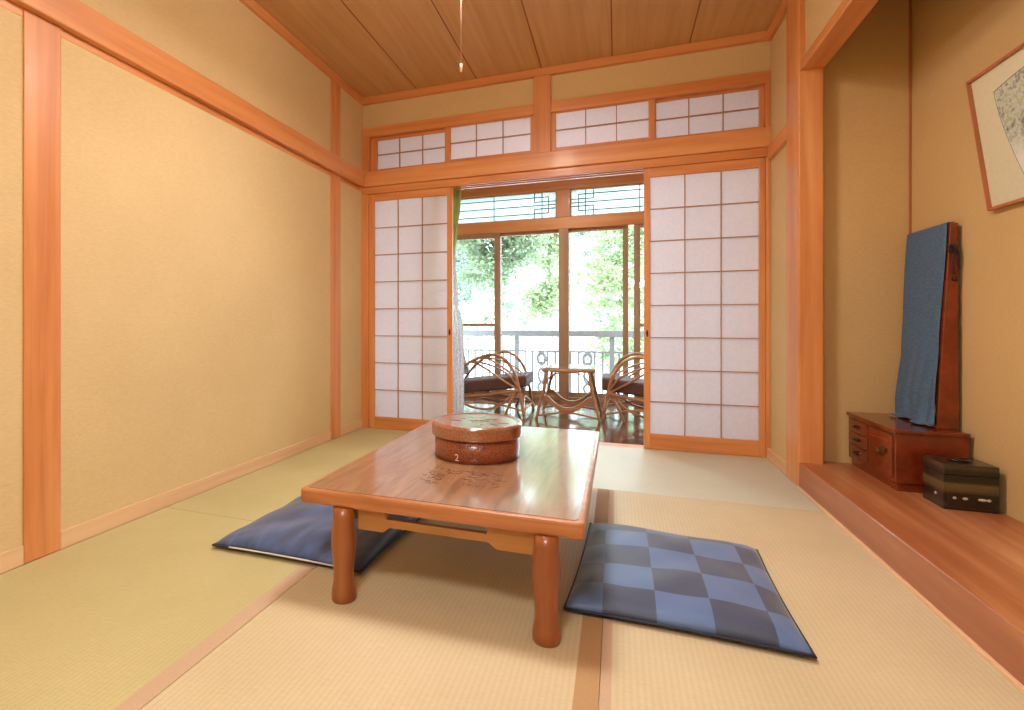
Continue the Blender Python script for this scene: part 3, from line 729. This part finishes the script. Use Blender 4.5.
# ------------------------------------------------------------------ mirror dresser in the alcove
ZS = .125
D = thing('mirror_dresser', 'low reddish wooden dresser with an upright mirror, in the alcove', 'dresser', (1.18, 2.79, ZS))
DX0, DX1, DY0, DY1 = 1.048, 1.285, 2.592, 3.040
def db(n, d, m=dresser_w, par=D, bevel=.002):
    o = box(n, d, m, None, bevel=bevel); 
    if par is D: keep(o, D)
    else:
        o.parent = par
    return o
db('plinth', (DX0+.014, DX1, DY0+.012, DY1-.012, ZS, ZS+.035))
db('cabinet_body', [(DX0+.006, DX1, DY0, DY1, ZS+.035, ZS+.235), (DX0-.002, DX1, DY0-.006, DY1+.006, ZS+.235, ZS+.25)])
brass = plain('old_brass', rgb(120,90,50), .3, metal=1)
fx = DX0+.006
for k in range(3):
    z0 = ZS+.052+k*.06; dr = db('drawer', (fx-.006, fx+.001, 2.835, 3.022, z0, z0+.052))
    db('handle', [(fx-.016, fx-.006, 2.905, 2.95, z0+.020, z0+.030), ], black_m, dr)
dr = db('drawer', (fx-.006, fx+.001, 2.612, 2.818, ZS+.052, ZS+.224))
bm = bmesh.new(); lathe(bm, [(0,0), (.021,0), (.021,.003), (.007,.004), (.006,.010), (.013,.012), (.013,.016), (0,.017)], (0,0,0), 24)
bmesh.ops.rotate(bm, matrix=Matrix.Rotation(-PI/2, 3, 'Y'), verts=bm.verts); bmesh.ops.translate(bm, verts=bm.verts, vec=(fx-.006, 2.69, ZS+.142))
kn = finish('round_pull', bm, brass, None, smooth=True); kn.parent = dr
# mirror: leaning panel between two wedge shaped side boards
MB, MT = ZS+.25, 1.205
xb, xt = 1.222, 1.262
bm = bmesh.new(); prism(bm, [(xb, MB), (xb+.018, MB), (xt+.016, MT), (xt, MT)], 'Y', 2.686, 2.955); 
keep(finish('mirror_frame', bm, dresser_w, None, bevel=.002), D)
for y_ in (2.664, 2.955):
    bm = bmesh.new(); prism(bm, [(xb-.004, MB), (xb+.066, MB), (xt+.022, MT), (xt-.002, MT+.004)], 'Y', y_, y_+.022); keep(finish('side_board', bm, dresser_w, None, bevel=.002), D)
k_ = bmesh.new(); lathe(k_, [(0,0), (.007,0), (.007,.008), (0,.01)], (0,0,0), 16)
bmesh.ops.rotate(k_, matrix=Matrix.Rotation(PI/2, 3, 'X'), verts=k_.verts); bmesh.ops.translate(k_, verts=k_.verts, vec=(1.272, 2.664, .98)); keep(finish('screw_knob', k_, black_m, None, smooth=True), D)
bm = bmesh.new(); tube(bm, [(1.262,2.662,1.12), (1.268,2.656,1.09), (1.264,2.654,1.05), (1.27,2.656,1.0)], .0035, 6)
tube(bm, [(1.262,2.660,1.12), (1.25,2.652,1.10), (1.262,2.650,1.085), (1.276,2.654,1.10), (1.262,2.662,1.12)], .0035, 6)
tube(bm, [(1.27,2.660,1.12), (1.281,2.656,1.08), (1.283,2.656,1.03)], .003, 6); keep(finish('tie_cord', bm, plain('black_cord', rgb(34,30,36), .7), None, smooth=True), D)
# cloth cover
def cloth_m():
    m, nt, b, _ = new_mat('blue_linen')
    mp = coords(nt, (40,40,260)); n = N(nt, 'ShaderNodeTexNoise', Scale=1.0, Detail=3.0); nt.links.new(mp.outputs[0], n.inputs[0])
    r = ramp(nt, [(.3, rgb(66,92,120)), (.7, rgb(88,116,144))]); nt.links.new(n.outputs[0], r.inputs[0]); nt.links.new(r.outputs[0], b.inputs['Base Color'])
    b.inputs['Roughness'].default_value = .8; bump(nt, b, n.outputs[0], .15, .001); return m
bm = bmesh.new(); rows = []; nu, nv = 40, 90
for j in range(nv+1):
    s = j/nv                                # 0 = back over the top, then down the front
    row = []
    for i in range(nu+1):
        u = i/nu; 
        if s < .05: x = xt+.016-(s/.05)*.022; z = MT+.006
        else:
            q = (s-.05)/.95; z = MT+.006-q*(MT-MB-.004)*1.0
            x = (xt-.006)+(xb-.006-xt+.006)*((MT-z)/(MT-MB))
            f = max(0, (q-.45)/.55)
            fold = .010*f*math.sin(u*13+2.2*math.sin(q*5))+.022*max(0, (q-.88)/.12)*(.5+.5*math.sin(u*9+q*30))
            x -= .002+abs(fold)+.004*math.sin(q*PI)*math.sin(u*PI)
        wid = .5+.0*s; y0 = 2.676-.004*math.sin(s*9); y1 = 2.972+.008*math.sin(s*7)
        if s > .05: y0 -= .0; y1 += .012*max(0, (s-.6))
        zz = z
        if s > .95:
            g_ = (s-.95)/.05; zz = MB+.006+.012*(1-g_)**2+.006*abs(math.sin(u*11+1))*g_; x -= .014*g_*(.6+.4*math.sin(u*7+.8)); y0 -= .006*g_
        row.append(bm.verts.new((x, y0+(y1-y0)*u, zz)))
    rows.append(row)
for a, b_ in zip(rows, rows[1:]):
    for i in range(nu): bm.faces.new((a[i], a[i+1], b_[i+1], b_[i]))
cl = finish('mirror_cover_cloth', bm, cloth_m(), None, smooth=True, origin=(xb, 2.82, MB)); md = cl.modifiers.new('s', 'SOLIDIFY'); md.thickness = .003; md.offset = 0
tag(cl, 'blue cloth draped over the dresser mirror in the alcove', 'cloth')

# ------------------------------------------------------------------ small black box
K = thing('small_lacquer_box', 'small black and gold banded box beside the dresser in the alcove', 'box', (1.198, 2.478, ZS))
def blackgold():
    m, nt, b, _ = new_mat('black_gold_bands')
    mp = coords(nt); sep = N(nt, 'ShaderNodeSeparateXYZ'); nt.links.new(mp.outputs[0], sep.inputs[0])
    r = ramp(nt, [(0, rgb(30,24,16)), (.10, rgb(60,50,28)), (.2, rgb(26,20,16)), (.34, rgb(20,16,14)), (.44, rgb(88,72,44)), (.56, rgb(104,86,54)), (.62, rgb(34,28,20)), (.86, rgb(30,26,18)), (.93, rgb(70,58,38)), (1, rgb(40,34,26))])
    mr = N(nt, 'ShaderNodeMapRange'); mr.inputs[1].default_value = 0; mr.inputs[2].default_value = .165; nt.links.new(sep.outputs[2], mr.inputs[0]); nt.links.new(mr.outputs[0], r.inputs[0])
    v = N(nt, 'ShaderNodeTexNoise', Scale=180.0, Detail=2.0); nt.links.new(mp.outputs[0], v.inputs[0])
    mul = N(nt, 'ShaderNodeMix', data_type='RGBA', blend_type='OVERLAY'); mul.inputs[0].default_value = .5
    nt.links.new(r.outputs[0], mul.inputs[6]); nt.links.new(v.outputs[0], mul.inputs[7]); nt.links.new(mul.outputs[2], b.inputs['Base Color']); b.inputs['Roughness'].default_value = .3; b.inputs['Coat Weight'].default_value = .3
    return m
bgm = blackgold()
hx, hy = .078, .068
def kb(n, d, m=bgm, par=K, bevel=.002): return box(n, d, m, par, bevel=bevel)
body = kb('box_body', (-hx, hx, -hy, hy, 0, .125)); kb('lid', (-hx-.001, hx+.001, -hy-.001, hy+.001, .1255, .165), bevel=.004)
for k in range(2): 
    pass
drw = kb('drawer', (-hx+.01, hx-.01, -hy-.003, -hy, .012, .062), plain('drawer_black', rgb(30,24,20), .3, coat=.4))
pearl = plain('pearl_inlay', rgb(196,184,170), .25)
bm = bmesh.new()
for x_, w in ((-.048,.006), (-.018,.008), (.030,.013), (.048,.006)):
    s = bmesh.ops.create_uvsphere(bm, u_segments=12, v_segments=8, radius=1); bmesh.ops.scale(bm, vec=(w,.002,.005), verts=s['verts']); bmesh.ops.translate(bm, verts=s['verts'], vec=(x_, -hy-.004, .045))
finish('pearl_inlay', bm, pearl, drw, smooth=True)
bm = bmesh.new(); s = bmesh.ops.create_uvsphere(bm, u_segments=12, v_segments=8, radius=1); bmesh.ops.scale(bm, vec=(.002,.007,.006), verts=s['verts']); bmesh.ops.translate(bm, verts=s['verts'], vec=(-hx-.001, -.02, .045)); finish('pearl_inlay', bm, pearl, body, smooth=True)
bm = bmesh.new(); lathe(bm, [(0,.165), (.026,.165), (.03,.168), (.028,.172), (.018,.173), (.014,.170), (0,.170)], (0,0,0), 32); bmesh.ops.scale(bm, vec=(1.1,.75,1), verts=bm.verts)
finish('oval_handle', bm, plain('handle_black', rgb(22,18,18), .2, coat=.6), K, smooth=True)

# ------------------------------------------------------------------ framed picture, hung leaning forward
P0 = Vector((1.285, 2.478, 1.214)); W_, H_ = .60, .487; tl = math.atan2(.062, .483)
PF = thing('framed_picture', 'thin wooden framed painting of a leafy fan shape, leaning out from the alcove wall', 'picture', P0)
ux = Vector((0,-1,0)); uz = Vector((-math.sin(tl), 0, math.cos(tl))); un = ux.cross(uz).normalized()
if un.x > 0: un = -un
Mx = Matrix((( ux.x, uz.x, un.x, 0), (ux.y, uz.y, un.y, 0), (ux.z, uz.z, un.z, 0), (0,0,0,1)))
def pic(n, bm, m, par=None, bevel=0):
    bmesh.ops.transform(bm, matrix=Mx, verts=bm.verts); return finish(n, bm, m, par or PF, bevel=bevel)
f = .011; fd0, fd1 = -.012, .008
bm = bmesh.new()
for d in ((0, f, 0, H_), (W_-f, W_, 0, H_), (f, W_-f, 0, f), (f, W_-f, H_-f, H_)): bx(bm, d[0], d[1], d[2], d[3], fd0, fd1)
pic('frame', bm, wood('picture_frame_wood', rgb(150,84,44), rgb(178,106,60), rgb(196,124,76), axis='Z'), bevel=.0015)
bm = bmesh.new(); bx(bm, f, W_-f, f, H_-f, -.010, -.002); pic('mount', bm, plain('cream_mount', rgb(214,204,172), .8, var=.03, scale=60))
def art():
    m, nt, b, _ = new_mat('leaf_painting'); mp = coords(nt)
    n = N(nt, 'ShaderNodeTexNoise', Scale=34.0, Detail=6.0, Roughness=.7); nt.links.new(mp.outputs[0], n.inputs[0])
    r = ramp(nt, [(.32, rgb(88,92,78)), (.44, rgb(150,152,138)), (.52, rgb(206,204,188)), (.6, rgb(158,168,120)), (.72, rgb(214,212,196))]); nt.links.new(n.outputs[0], r.inputs[0])
    sep = N(nt, 'ShaderNodeSeparateXYZ'); nt.links.new(mp.outputs[0], sep.inputs[0])
    n2 = N(nt, 'ShaderNodeTexNoise', Scale=7.0, Detail=3.0); nt.links.new(mp.outputs[0], n2.inputs[0])
    mr = N(nt, 'ShaderNodeMapRange'); mr.inputs[1].default_value = .14; mr.inputs[2].default_value = .24; nt.links.new(sep.outputs[2], mr.inputs[0])
    mx = N(nt, 'ShaderNodeMix', data_type='RGBA'); nt.links.new(mr.outputs[0], mx.inputs[0]); mx.inputs[6].default_value = rgb(222,220,208); nt.links.new(r.outputs[0], mx.inputs[7]); nt.links.new(mx.outputs[2], b.inputs['Base Color']); b.inputs['Roughness'].default_value = .8
    return m
def fan(o_, z0, z1):
    bm = bmesh.new(); pts = []
    for k in range(13): 
        a = k/12; pts.append((.117-o_+(.366+2*o_)*a, .395+o_+.022*math.sin(PI*a)))
    for k in range(1, 13):
        a = k/12; pts.append((.483+o_-.075*a**1.6-.0*a, .395-.315*a))
    for k in range(1, 12):
        a = k/12; pts.append((.408+o_-(.216+2*o_)*a, .08-o_-.03*math.sin(PI*a)))
    for k in range(12, 0, -1):
        a = k/12; pts.append((.117-o_+.075*a**1.6, .395-.315*a))
    prism(bm, pts, 'Z', z0, z1); return bm
pic('fan_shadow_edge', fan(.004, -.002, -.001), plain('fan_shadow_line', rgb(120,112,92), .8)); pic('fan_painting', fan(0, -.001, 0), art())  # grey rim paints the shadow outline of the thick fan paper
# hanging cord behind the frame
bm = bmesh.new(); top = P0+uz*H_*.9
tube(bm, [P0+ux*.15+uz*H_*.9+un*-.012-P0, Vector((1.297,2.18,1.66))-P0, P0+ux*.45+uz*H_*.9+un*-.012-P0], .0015, 6, smooth=False)
finish('hanging_cord', bm, plain('hanging_cord_m', rgb(150,120,80), .8), PF, smooth=True)

# ------------------------------------------------------------------ wall outlet
OX = XL-.018; OL = thing('wall_outlet', 'white wall outlet low on the left wall beside the far pillar', 'outlet', (OX, 3.335, .165))
white_p = plain('white_plastic', rgb(238,232,220), .35, var=.01)
pl_ = box('cover_plate', (0, .008, -.042, .042, 0, .125), white_p, OL, bevel=.003)
box('socket', [(.008, .010, -.02, .02, .03, .056), (.008, .010, -.02, .02, .070, .096)], plain('socket_cream', rgb(222,214,200), .4), pl_, bevel=.0)

# ------------------------------------------------------------------ hanging lamp (just above the frame) with its pull cord
LP = Vector((-.50, 1.75, 2.14))
L = thing('pendant_lamp', 'thin pull cord with a white tip hanging from the ceiling lamp', 'lamp', (LP.x, LP.y, 2.14))
opal = plain('lamp_shade_acrylic', rgb(240,234,222), .4, var=.01); 
bm = bmesh.new(); lathe(bm, [(.03,.16), (.20,.145), (.24,.10), (.25,.04), (.245,.04), (.235,.098), (.198,.14), (.03,.155)], (0,0,0), 48)
bmesh.ops.remove_doubles(bm, verts=bm.verts, dist=1e-5); finish('lamp_shade', bm, opal, L, smooth=True)
bm = bmesh.new(); lathe(bm, [(0,.05), (.22,.05), (.235,.06), (.225,.075), (0,.08)], (0,0,0), 48)
em, nt, b, out = new_mat('lit_diffuser'); b.inputs['Base Color'].default_value = (1,1,1,1); b.inputs['Emission Color'].default_value = rgb(255,240,220); b.inputs['Emission Strength'].default_value = 3
finish('diffuser', bm, em, L, smooth=True)
tubes('suspension_cord', [[(0,0,.15), (0,0,ZC-2.14)]], .003, opal, L)
cordm = plain('cord_pale', rgb(214,160,140), .6)
pc = tubes('pull_cord', [[(-.017,0,.05), (-.017,0,-.43)]], .0016, cordm, L)
bm = bmesh.new(); lathe(bm, [(0,-.452), (.004,-.450), (.0048,-.43), (.003,-.422), (0,-.421)], (-.017,0,0), 16); finish('pull_tip', bm, plain('tip_white', rgb(250,214,184), .4), pc, smooth=True)

# ------------------------------------------------------------------ light
def area(name, loc, rot, size, power, col, shape='DISK', sy=None, spread=PI):
    d = bpy.data.lights.new(name, 'AREA'); d.shape = shape; d.size = size; d.energy = power; d.color = col; d.spread = spread
    if sy: d.size_y = sy
    o = bpy.data.objects.new(name, d); C.objects.link(o); o.location = loc; o.rotation_euler = rot; return o
area('lamp_light', (LP.x, LP.y, LP.z+.045), (0,0,0), .44, 30, (.98,.98,.97))
d = bpy.data.lights.new('lamp_upglow', 'POINT'); d.energy = 19; d.color = (1,.96,.9); d.shadow_soft_size = .12; o = bpy.data.objects.new('lamp_upglow', d); C.objects.link(o); o.location = (LP.x, LP.y, LP.z+.28)
# added lamp, out of view, to brighten the rear half of the room
RLP = Vector((-.30, -.45, 2.36))
RL = thing('added_ceiling_lamp', 'added round ceiling lamp, out of view, brightening the rear of the room', 'lamp', RLP)
bm = bmesh.new(); lathe(bm, [(0,.185), (.06,.185), (.06,.03), (.30,.03), (.31,.02), (.31,.0), (.30,.0), (.295,.02), (0,.02)], (0,0,0), 48); finish('added_lamp_body', bm, opal, RL, smooth=False)
area('rear_fill_light', RLP+Vector((0,0,-.01)), (0,0,0), .6, 39, (.98,.98,.98))
VL = thing('added_ceiling_lamp', 'added small round ceiling lamp, out of view, brightening the veranda chairs', 'lamp', (-.45, 4.45, 2.36))  # added unseen lamp that brightens the window frames, chairs and floor
bm = bmesh.new(); lathe(bm, [(0,.06), (.15,.06), (.16,.05), (.16,.0), (.15,.0), (.145,.02), (0,.02)], (0,0,0), 40); finish('added_lamp_body', bm, opal, VL, smooth=False)
area('veranda_fill_light', (-.45, 4.45, 2.355), (0,0,0), .28, 16, (1,.95,.9))
# sun and sky
sd = bpy.data.lights.new('sun', 'SUN'); sd.energy = 3; sd.angle = math.radians(8); sd.color = (1,.97,.92); so = bpy.data.objects.new('sun', sd); C.objects.link(so)
so.rotation_euler = (math.radians(-38), 0, math.radians(14)); so.location = (0, 0, 6)
w = bpy.data.worlds.new('World'); bpy.context.scene.world = w; w.use_nodes = True; nt = w.node_tree; bg = nt.nodes['Background']
tc = N(nt, 'ShaderNodeTexCoord'); n = N(nt, 'ShaderNodeTexNoise', Scale=3.0, Detail=4.0); nt.links.new(tc.outputs['Generated'], n.inputs[0])
r = ramp(nt, [(.35, (.62,.83,1,1)), (.6, (.76,.90,1,1))]); nt.links.new(n.outputs[0], r.inputs[0]); nt.links.new(r.outputs[0], bg.inputs[0]); bg.inputs[1].default_value = 12.5
# daylight portal on the veranda window
p = area('window_portal', ((EX0+EX1)/2, YB+.02, 1.12), (-PI/2,0,0), EX1-EX0, 1, (1,1,1), 'RECTANGLE', 2.25); p.data.cycles.is_portal = True

# ------------------------------------------------------------------ camera
cd = bpy.data.cameras.new('camera'); cam = bpy.data.objects.new('camera', cd); C.objects.link(cam)
cd.sensor_fit = 'HORIZONTAL'; cd.sensor_width = 36; cd.lens = 36*516.4/1024; cd.shift_x = 82/1024; cd.shift_y = -31/1024; cd.clip_start = .02; cd.clip_end = 300
cam.location = (0,0,.8); cam.rotation_euler = (PI/2, 0, math.atan(187/516.4))
sc = bpy.context.scene; sc.camera = cam
sc.view_settings.view_transform = 'Standard'; sc.view_settings.look = 'None'; sc.view_settings.gamma = 1; sc.view_settings.use_curve_mapping = False
sc.view_settings.exposure = 0.07
